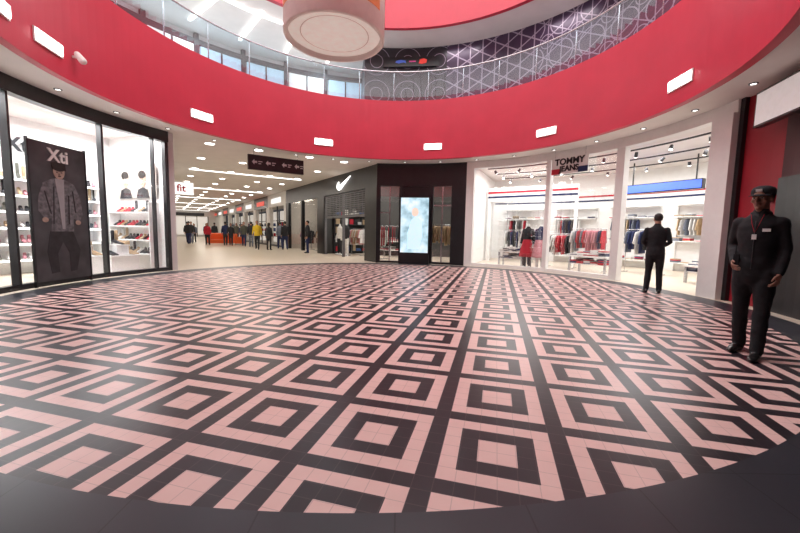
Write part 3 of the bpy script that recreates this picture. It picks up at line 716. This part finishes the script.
for x in(-.75,-.3,.25,.7):
    b.prism([(x-.08,.0),(x,.09),(x,.035),(x+.09,.035),(x+.09,-.035),(x,-.035),(x,-.09)],I,.06,.065,2)
    b.boxM(I,x+.13,x+.26,.01,.04,.06,.065,2); b.boxM(I,x+.13,x+.22,-.06,-.03,.06,.065,2)
o=b.obj('board',[M_black,M_steel,mat('sign_icon',(.6,.6,.6),.5)]); o.parent=E
Mb=frame(L0+D*7.5+NN*.75+Vector((0,0,3.1)),NN); E=empty('blade_sign',Mb); b=MB(); b.boxM(I,-.55,.45,-.28,.28,-.05,.05,0); b.boxM(I,-.75,-.55,-.03,.03,-.02,.02,1)
o=b.obj('board',[MATS['sign_white'],M_steel]); o.parent=E
text('lettering','fit',.46,Mb@Matrix.Translation((-.05,0,.055)),CL[0],E)
def sofa(name,M):
    E=empty(name,M); b=MB()
    b.boxM(I,-.9,.9,.12,.42,-.4,.4,0); b.boxM(I,-.9,.9,.42,.88,-.4,-.2,0); b.boxM(I,-.9,-.72,.42,.62,-.2,.4,0); b.boxM(I,.72,.9,.42,.62,-.2,.4,0)
    for x in(-.8,.8):
        for z in(-.32,.32): b.boxM(I,x-.03,x+.03,0,.12,z-.03,z+.03,1)
    o=b.obj('upholstery',[M_orange,M_steel]); o.parent=E; bv=o.modifiers.new('b','BEVEL'); bv.width=.04; bv.segments=3
sofa('orange_sofa',frame(Vector((-14.2,28.5,0)),NN)); sofa('orange_sofa',frame(Vector((-13.0,28.9,0)),D)); sofa('orange_sofa',frame(Vector((-15.9,31.4,0)),NN))
# ---------------------------------------------------------------- lights
def area(name,M,sx,sy,pw,col=(1,.96,.9),shape='RECTANGLE'):
    l=bpy.data.lights.new(name,'AREA'); l.shape=shape; l.size=sx; l.size_y=sy; l.energy=pw; l.color=col
    o=bpy.data.objects.new(name,l); scene.collection.objects.link(o); o.matrix_world=M; return o
def down(p,rz=0): return Matrix.Translation(p)@Matrix.Rotation(radians(rz),4,'Z')
area('skylight_lamp',down((CX,CY,12.0)),9,9,740,(1,.98,.965),'DISK')
for a in(36,58,79): area('shop_lamp',down(P(a,9.6,3.8),-a),2.4,2.8,175,(1,.985,.96))
for a in(2,17): area('shop_lamp',down(P(a,9.0,3.85),-a),1.2,1.2,60)
area('shop_lamp',down(FC(3,1.6,3.85).translation,33.7),1,3,80); area('shop_lamp',down(FC(9,1.2,3.85).translation,33.7),1.0,4,80)
for a in(-74,-88,-102): area('shop_lamp',down(P(a,8.2,3.8),-a),1.8,1.6,110,(.97,.98,1))
for s in(3,11,20,31,43): area('corridor_lamp',down(N0+D*s-NN*3.5+Vector((0,0,3.9)),33.7),.5,5,100,(1,.92,.80))
for a in(-120,-85,-50,-20): area('upper_lamp',down(P(a,8.4,8.4),-a),.8,2.2,55,(.85,.93,1))
for a in(20,50,80): area('upper_lamp',down(P(a,6.9,8.4),-a),1.2,.3,14,(1,.9,.95))
w=bpy.data.worlds.new('world'); scene.world=w; w.use_nodes=True; w.node_tree.nodes['Background'].inputs[0].default_value=(.5,.5,.55,1); w.node_tree.nodes['Background'].inputs[1].default_value=.1
# ---------------------------------------------------------------- camera
cam=bpy.data.cameras.new('camera'); cam.sensor_width=36; cam.lens=16.2; cam.clip_end=200
co=bpy.data.objects.new('camera',cam); scene.collection.objects.link(co)
co.matrix_world=Matrix.Translation((0,0,1.24))@Matrix.Rotation(radians(90-5.4),4,'X')@Matrix.Rotation(radians(1.15),4,'Z')
scene.camera=co
scene.view_settings.view_transform='Standard'
scene.view_settings.exposure=0.15
